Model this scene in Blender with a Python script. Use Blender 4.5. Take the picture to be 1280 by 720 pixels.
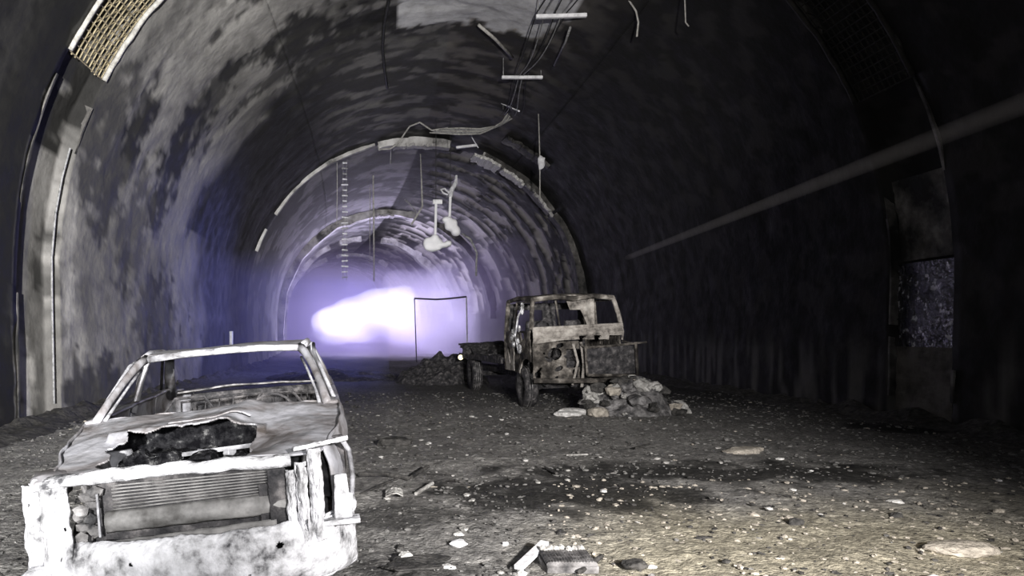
import bpy, bmesh, math, random
from mathutils import Vector, Matrix, noise, Euler
random.seed(7)
PI = math.pi
for o in list(bpy.data.objects):
    bpy.data.objects.remove(o)
sc = bpy.context.scene
COL = sc.collection

# ------------------------------------------------------------------ camera, world, lights, exposure
F = 940.0; VX = 482.0; VY = 418.0; EYE = 1.5
cam_d = bpy.data.cameras.new('camera'); cam = bpy.data.objects.new('camera', cam_d); COL.objects.link(cam)
cam.location = (0, 0, EYE); cam.rotation_euler = (PI/2, 0, 0)
cam_d.sensor_fit = 'HORIZONTAL'; cam_d.sensor_width = 36.0; cam_d.lens = 36.0*F/1280.0
cam_d.shift_x = (640-VX)/1280.0; cam_d.shift_y = (VY-360)/1280.0
cam_d.clip_start = 0.05; cam_d.clip_end = 300
sc.camera = cam
sc.view_settings.view_transform = 'Standard'; sc.view_settings.look = 'None'
sc.view_settings.exposure = 0.0; sc.view_settings.gamma = 1.0; sc.view_settings.use_curve_mapping = False
sc.cycles.use_denoising = True
sc.cycles.max_bounces = 6; sc.cycles.volume_bounces = 1
sc.cycles.sample_clamp_indirect = 4.0
sc.cycles.volume_step_rate = 2.0
w = bpy.data.worlds.new('world'); sc.world = w; w.use_nodes = True
w.node_tree.nodes['Background'].inputs[0].default_value = (0.5, 0.5, 0.6, 1)
w.node_tree.nodes['Background'].inputs[1].default_value = 0.0

def lamp(kind, name, loc, target, energy, color, size=0.3, spot=None, blend=0.5, sy=None):
    d = bpy.data.lights.new(name, kind); o = bpy.data.objects.new(name, d); COL.objects.link(o)
    o.location = loc
    if target is not None:
        o.rotation_euler = (Vector(target)-Vector(loc)).to_track_quat('-Z', 'Y').to_euler()
    d.energy = energy; d.color = color
    if kind == 'AREA':
        d.size = size
        if sy: d.shape = 'RECTANGLE'; d.size_y = sy
    elif kind in ('POINT', 'SPOT'):
        d.shadow_soft_size = size
    if spot: d.spot_size = math.radians(spot); d.spot_blend = blend
    return o
# unseen lamp added behind the camera to brighten the left wall
lamp('SPOT', 'wall_fill', (-0.55, -4.0, 2.1), (-6.4, 14, 5.0), 31000, (1.0, 0.985, 0.965), 0.10, spot=55, blend=1.0)
# camera flash
lamp('POINT', 'camera_flash', (0.25, -0.1, 1.62), None, 260, (0.95, 0.96, 1.0), 0.04)
lamp('SPOT', 'crown_fill', (1.0, -3.0, 2.2), (2.4, 26, 7.4), 17000, (1.0, 0.97, 0.94), 0.15, spot=40, blend=1.0)  # unseen lamp added to brighten the crown and its hanging fittings
# warm hand lamp on the ground at the right
lamp('SPOT', 'warm_lamp', (3.2, 0.6, 2.3), (2.9, 4.3, 0.0), 290, (1.0, 0.80, 0.56), 0.10, spot=62, blend=1.0)
# unseen lamps added inside the far smoke to make it glow
for (lx, ly, lz, e, r) in ((-0.3, 58, 3.2, 2100, 0.8), (-2.9, 58, 2.6, 1900, 0.7), (-4.3, 58.5, 2.2, 1100, 0.5), (1.2, 58, 3.2, 900, 0.5), (5.6, 58.6, 2.6, 820, 1.8), (3.2, 58.4, 2.0, 700, 1.8), (4.0, 58.6, 4.4, 600, 1.6), (-2.2, 52, 1.9, 800, 1.0), (1.6, 52, 1.8, 700, 1.0)):
    lamp('POINT', 'smoke_glow_lamp', (lx, ly, lz), None, e, (0.80, 0.76, 1.0), r)
lamp('SPOT', 'road_fill', (2.3, -2.5, 2.6), (1.4, 11.5, 0.0), 8500, (1.0, 0.97, 0.95), 0.2, spot=54, blend=1.0)  # unseen lamp added to lift the road surface
lamp('SPOT', 'blue_fill', (0.5, 34.0, 3.2), (-5.5, 24.0, 1.2), 4200, (0.28, 0.30, 1.0), 0.6, spot=62, blend=1.0)  # unseen blue lamp added to tint the lower left wall
# narrow torch beam from beyond the right edge towards the right wall
B0 = Vector((3.83, 3.0, 2.92)); B1 = Vector((9.35, 29.9, 4.45))
lamp('SPOT', 'torch_beam_lamp', B0, B1, 900, (1.0, 0.92, 0.88), 0.04, spot=1.4, blend=1.0)

# ------------------------------------------------------------------ helpers
def P(px, py, Y):                       # a point at distance Y seen at that pixel
    return Vector(((px-VX)*Y/F, Y, EYE-(py-VY)*Y/F))
def fr(p, s=1.0, oc=4):
    return noise.fractal(Vector(p)*s, 1.0, 2.0, oc)
def smooth(a, b, x):
    t = max(0.0, min(1.0, (x-a)/(b-a))) if b != a else float(x > a)
    return t*t*(3-2*t)

class MB:
    def __init__(s): s.v = []; s.f = []
    def box(s, c, d, rot=None, taper=1.0, jit=0.0):
        M = Euler(rot).to_matrix() if rot else Matrix.Identity(3)
        n = len(s.v); hx, hy, hz = d[0]/2, d[1]/2, d[2]/2
        b = min(hx, hy, hz)*0.18
        pts = []
        for sz in (-1, 1):
            for ring in (0, 1):
                zz = sz*(hz-b) if ring == (0 if sz > 0 else 1) else sz*hz
                k = 0 if ring == (0 if sz > 0 else 1) else b
                t = taper if sz > 0 else 1.0
                X, Y = (hx-k)*t, (hy-k)*t
                for (x, y) in ((-X+b, -Y), (X-b, -Y), (X, -Y+b), (X, Y-b), (X-b, Y), (-X+b, Y), (-X, Y-b), (-X, -Y+b)):
                    pts.append(Vector((x, y, zz)))
        for p in pts:
            if jit: p = p + Vector((random.uniform(-jit, jit), random.uniform(-jit, jit), random.uniform(-jit, jit)))
            s.v.append(tuple(M @ p + Vector(c)))
        for r in range(3):
            for k in range(8):
                a = n+r*8+k; c2 = n+r*8+(k+1) % 8
                s.f.append((a, c2, c2+8, a+8))
        s.f.append(tuple(n+k for k in range(7, -1, -1))); s.f.append(tuple(n+24+k for k in range(8)))
        return s
    def tube(s, pts, r, seg=6, cap=True):
        pts = [Vector(p) for p in pts]; n = len(s.v); m = len(pts)
        rr = r if isinstance(r, (list, tuple)) else [r]*m
        up = Vector((0, 0, 1)); prev = None
        for i, p in enumerate(pts):
            t = (pts[min(i+1, m-1)]-pts[max(i-1, 0)])
            t = t.normalized() if t.length > 1e-9 else Vector((0, 0, 1))
            if prev is None:
                a = t.cross(up)
                if a.length < 0.05: a = t.cross(Vector((1, 0, 0)))
            else:
                a = prev - t*prev.dot(t)
                if a.length < 1e-4: a = t.cross(up)
            a.normalize(); prev = a; b = t.cross(a)
            for k in range(seg):
                an = 2*PI*k/seg
                s.v.append(tuple(p + (a*math.cos(an)+b*math.sin(an))*rr[i]))
        for i in range(m-1):
            for k in range(seg):
                a0 = n+i*seg+k; a1 = n+i*seg+(k+1) % seg
                s.f.append((a0, a1, a1+seg, a0+seg))
        if cap:
            s.f.append(tuple(n+k for k in range(seg-1, -1, -1))); s.f.append(tuple(n+(m-1)*seg+k for k in range(seg)))
        return s
    def grid(s, fn, nu, nv, keep=None):
        n = len(s.v)
        for i in range(nu+1):
            for j in range(nv+1):
                s.v.append(tuple(fn(i/nu, j/nv)))
        for i in range(nu):
            for j in range(nv):
                if keep and not keep((i+.5)/nu, (j+.5)/nv): continue
                a = n+i*(nv+1)+j
                s.f.append((a, a+nv+1, a+nv+2, a+1))
        return s
    def lathe(s, prof, c, axis='z', seg=24):
        n = len(s.v)
        for (r, h) in prof:
            for k in range(seg):
                an = 2*PI*k/seg; x, y = r*math.cos(an), r*math.sin(an)
                q = (x, y, h) if axis == 'z' else ((h, x, y) if axis == 'x' else (x, h, y))
                s.v.append((c[0]+q[0], c[1]+q[1], c[2]+q[2]))
        for i in range(len(prof)-1):
            for k in range(seg):
                a = n+i*seg+k; b = n+i*seg+(k+1) % seg
                s.f.append((a, b, b+seg, a+seg))
        return s
    def rock(s, c, d, sub=2, amp=0.35, seed=0, rot=0.0):
        bm = bmesh.new(); bmesh.ops.create_icosphere(bm, subdivisions=sub, radius=0.5)
        n = len(s.v); off = Vector((seed*7.3, seed*3.1, seed*1.7)); ca, sa = math.cos(rot), math.sin(rot)
        for v in bm.verts:
            p = v.co.copy()
            # chop towards facets, then roughen
            k = 1+amp*noise.noise(p*2.1+off)+amp*0.5*noise.noise(p*5+off)
            m = max(abs(p.x), abs(p.y), abs(p.z))
            p = p*(0.75+0.25*0.5/m)*k
            x, y, z = p.x*d[0], p.y*d[1], p.z*d[2]
            s.v.append((c[0]+x*ca-y*sa, c[1]+x*sa+y*ca, c[2]+z))
        for f in bm.faces: s.f.append(tuple(n+v.index for v in f.verts))
        bm.free(); return s
    def build(s, name, mat, parent=None, smooth_=False, solid=0.0, loc=None, bev=0):
        me = bpy.data.meshes.new(name); me.from_pydata(s.v, [], s.f)
        used = set(i for f in s.f for i in f)
        me.update()
        if len(used) < len(s.v):
            bm = bmesh.new(); bm.from_mesh(me)
            bmesh.ops.delete(bm, geom=[v for v in bm.verts if not v.link_faces], context='VERTS')
            bm.to_mesh(me); bm.free()
        if smooth_:
            for p in me.polygons: p.use_smooth = True
        o = bpy.data.objects.new(name, me); COL.objects.link(o)
        if mat: me.materials.append(mat)
        if parent: o.parent = parent
        if loc is not None: o.location = loc
        if solid:
            m = o.modifiers.new('solid', 'SOLIDIFY'); m.thickness = solid; m.offset = 0
        return o

def tag(o, label=None, cat=None, group=None, kind=None):
    if label: o['label'] = label
    if cat: o['category'] = cat
    if group: o['group'] = group
    if kind: o['kind'] = kind
    return o
def empty(name, loc=(0, 0, 0), rot=(0, 0, 0)):
    o = bpy.data.objects.new(name, None); o.empty_display_size = 0.2; COL.objects.link(o)
    o.location = loc; o.rotation_euler = rot; return o
def recentre(o, base=None):             # put a one-mesh thing's origin at its base
    me = o.data; n = len(me.vertices)
    c = Vector((sum(v.co.x for v in me.vertices)/n, sum(v.co.y for v in me.vertices)/n, min(v.co.z for v in me.vertices)))
    for v in me.vertices: v.co -= c
    o.location = o.location + c; return o

# ------------------------------------------------------------------ materials
def mat(name, stops, scale=6.0, rough=0.8, bump=0.3, metal=0.0, detail=8.0, stretch=(1, 1, 1), attr=None, spec=0.3, bscale=None, distort=0.0, rvar=0.0):
    m = bpy.data.materials.new(name); m.use_nodes = True; nt = m.node_tree; N = nt.nodes; L = nt.links
    b = N['Principled BSDF']; b.inputs['Metallic'].default_value = metal
    b.inputs['Roughness'].default_value = rough; b.inputs['Specular IOR Level'].default_value = spec
    tc = N.new('ShaderNodeTexCoord'); mp = N.new('ShaderNodeMapping'); mp.inputs['Scale'].default_value = stretch
    L.new(tc.outputs['Object'], mp.inputs[0])
    nz = N.new('ShaderNodeTexNoise'); nz.inputs['Scale'].default_value = scale; nz.inputs['Detail'].default_value = detail
    nz.inputs['Roughness'].default_value = 0.62; nz.inputs['Distortion'].default_value = distort
    L.new(mp.outputs[0], nz.inputs['Vector'])
    cr = N.new('ShaderNodeValToRGB'); e = cr.color_ramp.elements
    e[0].position, e[0].color = stops[0][0], (*stops[0][1], 1); e[1].position, e[1].color = stops[-1][0], (*stops[-1][1], 1)
    for (p, c) in stops[1:-1]:
        q = e.new(p); q.color = (*c, 1)
    L.new(nz.outputs['Fac'], cr.inputs[0])
    out = cr.outputs[0]
    if attr:
        at = N.new('ShaderNodeAttribute'); at.attribute_name = attr
        mx = N.new('ShaderNodeMix'); mx.data_type = 'RGBA'; mx.blend_type = 'MULTIPLY'; mx.inputs[0].default_value = 1.0
        L.new(at.outputs['Color'], mx.inputs[6]); L.new(out, mx.inputs[7]); out = mx.outputs[2]
    L.new(out, b.inputs['Base Color'])
    if rvar:
        mr = N.new('ShaderNodeMapRange'); mr.inputs[1].default_value = 0.35; mr.inputs[2].default_value = 0.65
        mr.inputs[3].default_value = max(0.05, rough-rvar); mr.inputs[4].default_value = min(1, rough+rvar)
        L.new(nz.outputs['Fac'], mr.inputs[0]); L.new(mr.outputs[0], b.inputs['Roughness'])
    if bump:
        n2 = N.new('ShaderNodeTexNoise'); n2.inputs['Scale'].default_value = bscale or scale*2.5; n2.inputs['Detail'].default_value = 9
        L.new(mp.outputs[0], n2.inputs['Vector'])
        bp = N.new('ShaderNodeBump'); bp.inputs['Strength'].default_value = bump; bp.inputs['Distance'].default_value = 0.05
        L.new(n2.outputs['Fac'], bp.inputs['Height']); L.new(bp.outputs[0], b.inputs['Normal'])
    return m
M_wall = mat('sooty_concrete', [(0.32, (0.72, 0.71, 0.70)), (0.5, (0.97, 0.97, 0.97)), (0.68, (1.18, 1.17, 1.16))], 2.2, 0.85, 0.45, attr='col', bscale=5, rvar=0.1)
M_floor = mat('rubble_ground', [(0.30, (0.30, 0.29, 0.29)), (0.46, (0.80, 0.79, 0.77)), (0.56, (1.05, 1.03, 1.0)), (0.68, (1.7, 1.67, 1.62))], 14.0, 0.85, 0.6, attr='col', bscale=40, spec=0.25)
M_rib = mat('broken_rib_concrete', [(0.36, (0.06, 0.06, 0.06)), (0.47, (0.34, 0.33, 0.32)), (0.62, (0.62, 0.61, 0.60))], 0.9, 0.8, 0.6)
M_ribdark = mat('sooty_rib_concrete', [(0.42, (0.02, 0.02, 0.02)), (0.56, (0.10, 0.095, 0.09)), (0.66, (0.22, 0.21, 0.2))], 1.3, 0.8, 0.7)
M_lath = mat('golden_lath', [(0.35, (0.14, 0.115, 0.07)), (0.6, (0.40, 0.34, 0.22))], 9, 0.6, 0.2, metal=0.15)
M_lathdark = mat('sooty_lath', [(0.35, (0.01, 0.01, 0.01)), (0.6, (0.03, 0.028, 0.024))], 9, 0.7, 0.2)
M_ash = mat('ash_white_metal', [(0.32, (0.04, 0.035, 0.035)), (0.42, (0.16, 0.16, 0.17)), (0.52, (0.33, 0.33, 0.35)), (0.68, (0.52, 0.52, 0.55))], 5.0, 0.6, 0.35, distort=0.4, spec=0.3)
M_panel = mat('burnt_grey_panel', [(0.34, (0.07, 0.06, 0.055)), (0.44, (0.19, 0.18, 0.185)), (0.55, (0.29, 0.29, 0.31)), (0.7, (0.42, 0.42, 0.46))], 3.2, 0.5, 0.3, distort=0.5, spec=0.4)
M_bump = mat('ash_coated_bumper', [(0.34, (0.06, 0.06, 0.065)), (0.41, (0.30, 0.30, 0.31)), (0.49, (0.52, 0.52, 0.54)), (0.62, (0.72, 0.72, 0.75))], 7.0, 0.7, 0.6, spec=0.2)
M_char = mat('charred_black', [(0.35, (0.012, 0.012, 0.014)), (0.52, (0.045, 0.043, 0.045)), (0.7, (0.16, 0.15, 0.15))], 9.0, 0.8, 0.7)
M_charmid = mat('charred_grey_metal', [(0.35, (0.03, 0.03, 0.032)), (0.5, (0.13, 0.125, 0.125)), (0.7, (0.34, 0.33, 0.33))], 7.0, 0.7, 0.5)
M_rad = mat('radiator_grey', [(0.36, (0.06, 0.058, 0.056)), (0.5, (0.15, 0.147, 0.145)), (0.68, (0.27, 0.265, 0.26))], 5.0, 0.6, 0.2)
M_truck = mat('burnt_truck_metal', [(0.36, (0.015, 0.013, 0.012)), (0.48, (0.05, 0.045, 0.04)), (0.58, (0.15, 0.135, 0.12)), (0.72, (0.38, 0.36, 0.33))], 4.0, 0.75, 0.4, spec=0.2)
M_trucklt = mat('ashy_truck_panel', [(0.34, (0.06, 0.055, 0.05)), (0.48, (0.24, 0.22, 0.20)), (0.7, (0.48, 0.455, 0.42))], 5.0, 0.75, 0.4, spec=0.2)
M_glint = mat('shiny_melted_metal', [(0.40, (0.08, 0.08, 0.08)), (0.62, (0.55, 0.55, 0.58))], 8, 0.4, 0.4, metal=0.2, spec=0.8)
M_white = mat('ashy_white', [(0.35, (0.6, 0.6, 0.62)), (0.6, (0.9, 0.9, 0.92))], 6, 0.6, 0.3)
M_lampw = mat('melted_white_plastic', [(0.35, (0.85, 0.85, 0.88)), (0.6, (0.95, 0.95, 0.97))], 3, 0.5, 0.1)
M_stone = mat('rubble_stone', [(0.32, (0.22, 0.21, 0.20)), (0.5, (0.42, 0.41, 0.39)), (0.68, (0.66, 0.65, 0.62))], 14, 0.85, 0.6)
M_grav = mat('ground_gravel', [(0.32, (0.10, 0.098, 0.095)), (0.5, (0.17, 0.166, 0.16)), (0.68, (0.27, 0.262, 0.253))], 14, 0.85, 0.6)
M_pale = mat('pale_stone', [(0.32, (0.45, 0.44, 0.42)), (0.6, (0.85, 0.84, 0.82))], 18, 0.8, 0.4)
M_tan = mat('tan_stone', [(0.32, (0.26, 0.235, 0.20)), (0.6, (0.52, 0.475, 0.41))], 14, 0.85, 0.5)
M_dark = mat('dark_debris', [(0.35, (0.02, 0.02, 0.02)), (0.65, (0.10, 0.095, 0.09))], 10, 0.85, 0.6)
M_soot = mat('soot_crusted_iron', [(0.42, (0.004, 0.004, 0.005)), (0.58, (0.02, 0.02, 0.022)), (0.66, (0.12, 0.12, 0.12))], 16, 0.95, 0.8, spec=0.05)
M_wire = mat('burnt_wire', [(0.35, (0.12, 0.12, 0.12)), (0.6, (0.34, 0.34, 0.34))], 10, 0.5, 0.1)
M_wirelt = mat('pale_wire', [(0.35, (0.4, 0.4, 0.42)), (0.6, (0.75, 0.75, 0.78))], 10, 0.5, 0.1)
M_wireblk = mat('black_wire', [(0.35, (0.01, 0.01, 0.01)), (0.6, (0.03, 0.03, 0.03))], 10, 0.7, 0.1)
M_glass = mat('burnt_black_glaze', [(0.40, (0.008, 0.008, 0.01)), (0.56, (0.03, 0.03, 0.035)), (0.62, (0.6, 0.6, 0.65))], 5, 0.2, 0.9, spec=0.8)

def set_col(me, fn):
    at = me.color_attributes.new('col', 'FLOAT_COLOR', 'POINT')
    buf = []
    for v in me.vertices:
        c = fn(v.co); buf.extend((c[0], c[1], c[2], 1.0))
    at.data.foreach_set('color', buf)

# ------------------------------------------------------------------ tunnel shell
R = 7.53; ZC = 2.6
def cx(y): return 1.6 - 0.0015*max(0.0, y-20)**2
def tp(a, y, r):                         # a in degrees, 0 right, 90 top, 180 left
    c = math.cos(math.radians(a)); s = math.sin(math.radians(a))
    if s < 0: c = math.copysign(1.0+0.02*s, c)      # upright foot of the lining
    return Vector((cx(y)+r*c, y, ZC+r*s))
ys = [-10, -7, -4, -1, 2, 4, 6, 7.5]
y = 8.4
while y < 12.0: ys.append(y); y += 0.14
ys += [12.08, 12.10, 12.2, 12.4, 12.6, 12.8, 13.0, 13.2, 13.4, 13.55, 13.57]
y = 13.7
while y < 46: ys.append(y); y += 0.14 if y < 34 else 0.22
while y < 96: ys.append(y); y += 0.6
def wall_r(a, y):
    r = R
    if 12.09 < y < 13.56: r += 0.22
    arc = math.radians(a)*R
    n1 = fr((arc*0.55, y*0.25, 3.1), 1.0, 3)
    r += 0.03*n1 + 0.012*fr((arc*2, y*2, 8), 1.0, 3)
    # spalled patches: pieces of lining fallen off, long around the arch
    sp = fr((arc*0.40, y*1.0, 11.0), 1.0, 4)
    if y > 33.5 and 4 < a < 80: r += 0.16*smooth(0.03, 0.14, sp)
    elif 60 < a < 165: r += 0.035*smooth(0.12, 0.22, sp)
    else: r += 0.02*smooth(0.15, 0.25, sp)
    return r
def on_wall(px, py):                     # angle and distance of the lining seen at that pixel
    for i in range(1200):
        Y = 6+i*.05; p = P(px, py, Y)
        if p.z > ZC and (p.x-cx(Y))**2+(p.z-ZC)**2 > R*R:
            return math.degrees(math.atan2(p.z-ZC, p.x-cx(Y))) % 360, Y
        if p.z <= ZC and abs(p.x-cx(Y)) > R:
            a = math.degrees(math.asin(max(-1, (p.z-ZC)/R)))
            return (a if p.x > cx(Y) else 180-a), Y
    return 90, 60
SOOT_SHADOW = [(on_wall(px, py), la, ly, st_) for (px, py, la, ly, st_) in (
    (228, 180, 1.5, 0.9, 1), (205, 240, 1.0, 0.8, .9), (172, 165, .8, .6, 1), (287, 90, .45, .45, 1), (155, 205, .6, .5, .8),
    (375, 45, 1.1, 1.3, 1), (425, 60, 1.5, 2.0, 1), (465, 30, 1.2, 1.2, .9), (395, 105, 1.3, 1.6, .9), (450, 120, 2.0, 2.0, .9),
    (135, 215, 1.3, .8, .75), (130, 160, 1.3, .9, .75), (165, 290, 1.3, 1.0, .6), (185, 400, 1.0, 1.0, .6),
    (190, 450, .9, 1.0, .8), (125, 480, .6, .9, .85), (160, 500, .5, 1.5, .9), (205, 420, 1.5, .9, .6), (16, 378, .25, .2, 1))]  # painted cast shadow of the car on the lower wall, last entry a smudge
PALE = [(on_wall(px, py), la, ly, st_) for (px, py, la, ly, st_) in (
    (82, 330, 1.4, .35, .16), (90, 420, 1.5, .6, .10), (38, 470, .9, .5, .30), (12, 470, .9, .5, .30), (30, 540, .6, .6, .2), (250, 60, 2.0, 1.6, .08), (120, 500, .5, 1.0, .12))]
def wall_col(a, y, z):
    arc = math.radians(a)*R
    n = fr((arc*0.5, y*0.5, 1.3), 1.0, 4); n2 = fr((arc*1.6, y*1.3, 5.0), 1.0, 4); st = fr((arc*0.40, y*1.0, 11.0), 1.0, 4)
    streak = fr((arc*0.55, y*1.2, 17.0), 1.0, 5)
    g = 0.24 + 0.10*n + 0.03*n2; tint = (1.0, 0.97, 0.93)
    black = 0.012
    if a > 88:                                           # left half
        if y < 11.95: g = 0.008 + 0.008*max(0, n2)
        if 12.0 <= y <= 13.6:
            g = 0.20+0.12*n
            if a < 164: g = 0.02+0.16*smooth(0.12, 0.3, n2)
        # soot patches and the painted car shadow, long streaks down the wall
        n3 = fr((arc*3.2, y*2.2, 9.0), 1.0, 4)
        if y > 11.95:
            for ((sa, sy), la, ly, q) in PALE:
                g += q*smooth(1.3, .4, ((a-sa)*R*PI/180/la)**2+((y-sy)/ly)**2+1.2*n3)
        d = smooth(0.28, 0.44, st*0.7 + 0.35*n2+.25*n3)*.8
        for ((sa, sy), la, ly, q) in SOOT_SHADOW:
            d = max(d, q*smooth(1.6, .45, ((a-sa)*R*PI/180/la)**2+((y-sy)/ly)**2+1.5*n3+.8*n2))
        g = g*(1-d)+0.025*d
        top = smooth(124, 104, a)*smooth(15, 19, y)        # brown-black mottled crown
        g = g*(1-0.80*top*smooth(-0.18, 0.12, streak+n*0.5+n2*0.3))
        low = smooth(172, 182, a)
        g = g*(1-0.3*low*smooth(-0.1, 0.2, n2))
        # soot boundary near y=21, wavy
        yb = 20.0 + 1.5*n + (2.0 if a > 165 else 0)
        s = smooth(yb, yb+3.2, y)
        crown = smooth(128, 108, a)*smooth(34.0, 31.5, y+2*n)
        g = g*(1-s)+(black+0.02*max(0, n2)+crown*(0.03+0.13*smooth(-0.05, 0.3, streak+0.3*n2+.3*n)))*s
        if y > 33.3:
            s2 = smooth(33.3, 34.0, y); g2 = 0.11+0.16*smooth(-0.1, 0.3, n+0.4*n2)
            g = g*(1-s2)+g2*s2; tint = (1, 0.98, 1.0)
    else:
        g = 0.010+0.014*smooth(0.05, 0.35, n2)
        if a > 58:                                       # crown: mottled brown
            k = smooth(54, 74, a)*smooth(33.5, 30, y+2*n)
            g = g*(1-k) + k*(0.03+0.10*smooth(-0.1, 0.25, streak+0.4*n2)); tint = (1.0, 0.93, 0.86)
        # fresh break where lining fell beyond the second rib
        if y > 33.3:
            k = smooth(33.4, 34, y)*smooth(2, 10, a)*smooth(86, 66, a)
            g = g*(1-k)+k*(0.02+0.36*smooth(0.00, 0.13, st+0.15*n2)); tint = (1.0, 0.96, 0.89)
        # pale drip marks along the foot
        if z < 1.9:
            dr = fr((y*3.0, 0.3*z, 2.0), 1.0, 3)
            k = smooth(1.9, 0.6, z)*smooth(-0.02, 0.25, dr)
            g += 0.09*k*(0.5+0.5*smooth(8, 16, y))
    # bare white crown patch where the lining still shows
    if y < 22 and 66 < a < 100:
        x = cx(y)+R*math.cos(math.radians(a))
        edge = 0.35*n2
        k = smooth(0.25, 0.5, x+edge)*smooth(4.25, 3.95, x+edge*0.6+(y-20.9)*0.3)*smooth(21.0+edge*1.6, 20.75+edge*1.6, y)
        g = g*(1-k)+0.60*k
        if k > 0.5: tint = (0.97, 0.97, 1.0)
    g = max(0.006, g)
    return (g*tint[0], g*tint[1], g*tint[2])
def shell(name, a0, a1):
    na = int((a1-a0)/0.72)
    A = [a0+(a1-a0)*i/na for i in range(na+1)]
    v, f, cols = [], [], []
    for yy in ys:
        for a in A:
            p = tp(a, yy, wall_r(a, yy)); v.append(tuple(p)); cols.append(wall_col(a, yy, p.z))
    for i in range(len(ys)-1):
        for j in range(na):
            q = i*(na+1)+j; f.append((q, q+1, q+na+2, q+na+1))
    me = bpy.data.meshes.new(name); me.from_pydata(v, [], f); me.update()
    at = me.color_attributes.new('col', 'FLOAT_COLOR', 'POINT')
    buf = []
    for c in cols: buf.extend((*c, 1.0))
    at.data.foreach_set('color', buf)
    for p in me.polygons: p.use_smooth = True
    me.materials.append(M_wall)
    o = bpy.data.objects.new(name, me); COL.objects.link(o); o['kind'] = 'structure'
    m = o.modifiers.new('thick', 'SOLIDIFY'); m.thickness = 0.35; m.offset = -1
    return o
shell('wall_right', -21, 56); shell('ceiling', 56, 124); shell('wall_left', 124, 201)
for nm, yb in (('wall_back', 95.6), ('wall_front', -9.9)):
    o = MB().grid(lambda u, t: (cx(yb)-8.5+17*u, yb, -0.3+11*t), 4, 4).build(nm, M_dark, solid=0.2); o['kind'] = 'structure'

# ribs (broken arch rings) beyond the bay
def rib(n, Y0, th, dep, a0, a1, m, gap=0.0, seed=0.0, a2=None):
    A = [a0+(a1-a0)*i/150 for i in range(151)]
    mb = MB()
    def fn(u, t):
        a = a0+(a1-a0)*u; k = t*3
        rag = 0.10*fr((a*0.12, seed, t*0.3), 1.0, 4)
        d = dep*(1+0.5*fr((a*0.05, seed+3, 0), 1.0, 3))
        if k < 1: r = R+0.15-(0.15+d)*k; yy = Y0
        elif k < 2: r = R-d; yy = Y0+th*(k-1)
        else: r = R-d+(0.15+d)*(k-2); yy = Y0+th
        return tp(a, yy+rag, r+rag*0.5)
    mb.grid(fn, 260, 9, keep=(lambda u, t: fr(((a0+(a1-a0)*u)*0.07, seed+9, 0), 1.0, 2) > -gap) if gap else None)
    o = mb.build('trim_%d' % n, m); o['kind'] = 'structure'; return o
rib(1, 33.0, 0.25, 0.12, 104, 160, M_rib, 0.34, 1.0)
rib(18, 33.0, 0.5, 0.26, 66, 103, M_rib, 0.30, 1.6)
rib(2, 33.0, 0.7, 0.26, -2, 66, M_ribdark, 0.34, 2.2)
rib(3, 52.0, 1.1, 0.42, 74, 196, M_rib, 0.5, 3.3)
rib(4, 52.0, 0.8, 0.30, 0, 74, M_ribdark, 0.2, 4.4)
rib(5, 66.0, 1.0, 0.40, 0, 196, M_rib, 0.3, 5.5)
rib(6, 80.0, 1.0, 0.40, 0, 196, M_rib, 0.3, 6.6)
# rims of the near groove
rib(7, 12.04, 0.05, 0.015, -17, 199, M_ribdark, 0.10, 7.7)
rib(8, 13.56, 0.05, 0.015, -17, 199, M_ribdark, 0.08, 8.8)
# big clean slabs of lining left on the second rib, right of the crown
def slab(n, a0, a1, Y0, Y1, r, m=M_pale):
    def fn(u, t):
        a = a0+(a1-a0)*u; yy = Y0+(Y1-Y0)*t
        e = 0.25*fr((a*0.6, yy*2, 4.0+n), 1.0, 3)
        return tp(a+e*2, yy+e, r-0.05+0.05*fr((a, yy, 2), 1.0, 2))
    o = MB().grid(fn, 24, 6).build('trim_%d' % n, m, solid=0.12); o['kind'] = 'structure'
slab(9, 69.5, 59.5, 32.7, 33.9, R-0.28); slab(10, 58.5, 49.0, 32.7, 33.4, R-0.30); slab(11, 98, 84, 32.8, 33.3, R-0.30, M_rib)
slab(12, 49.0, 34.0, 32.7, 32.9, R-0.28, M_rib); slab(13, 64, 48, 29.5, 30.3, R-0.06, M_ribdark)
slab(14, 96, 86, 51.2, 52.2, R-0.45, M_rib)

# dark glazed lining and plaster band at the foot of the right groove
def gband(n, z0, z1, m, rr):
    a0 = math.degrees(math.asin((z0-ZC)/R)); a1 = math.degrees(math.asin((z1-ZC)/R))
    def fn(u, t):
        a = a0+(a1-a0)*u; yy = 12.16+1.36*t
        return tp(a, yy, rr+0.03*fr((a*0.5, yy*2, n), 1.0, 4))
    o = MB().grid(fn, 40, 24).build('trim_%d' % n, m, solid=0.04); o['kind'] = 'structure'
M_plaster = mat('dull_plaster', [(0.35, (0.06, 0.056, 0.052)), (0.6, (0.14, 0.13, 0.12))], 2.5, 0.85, 0.4)
gband(15, 1.25, 2.75, M_glass, R+0.12); gband(16, 0.05, 1.3, M_plaster, R+0.10)
gband(17, 2.8, 4.2, M_ribdark, R+0.16)

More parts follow.
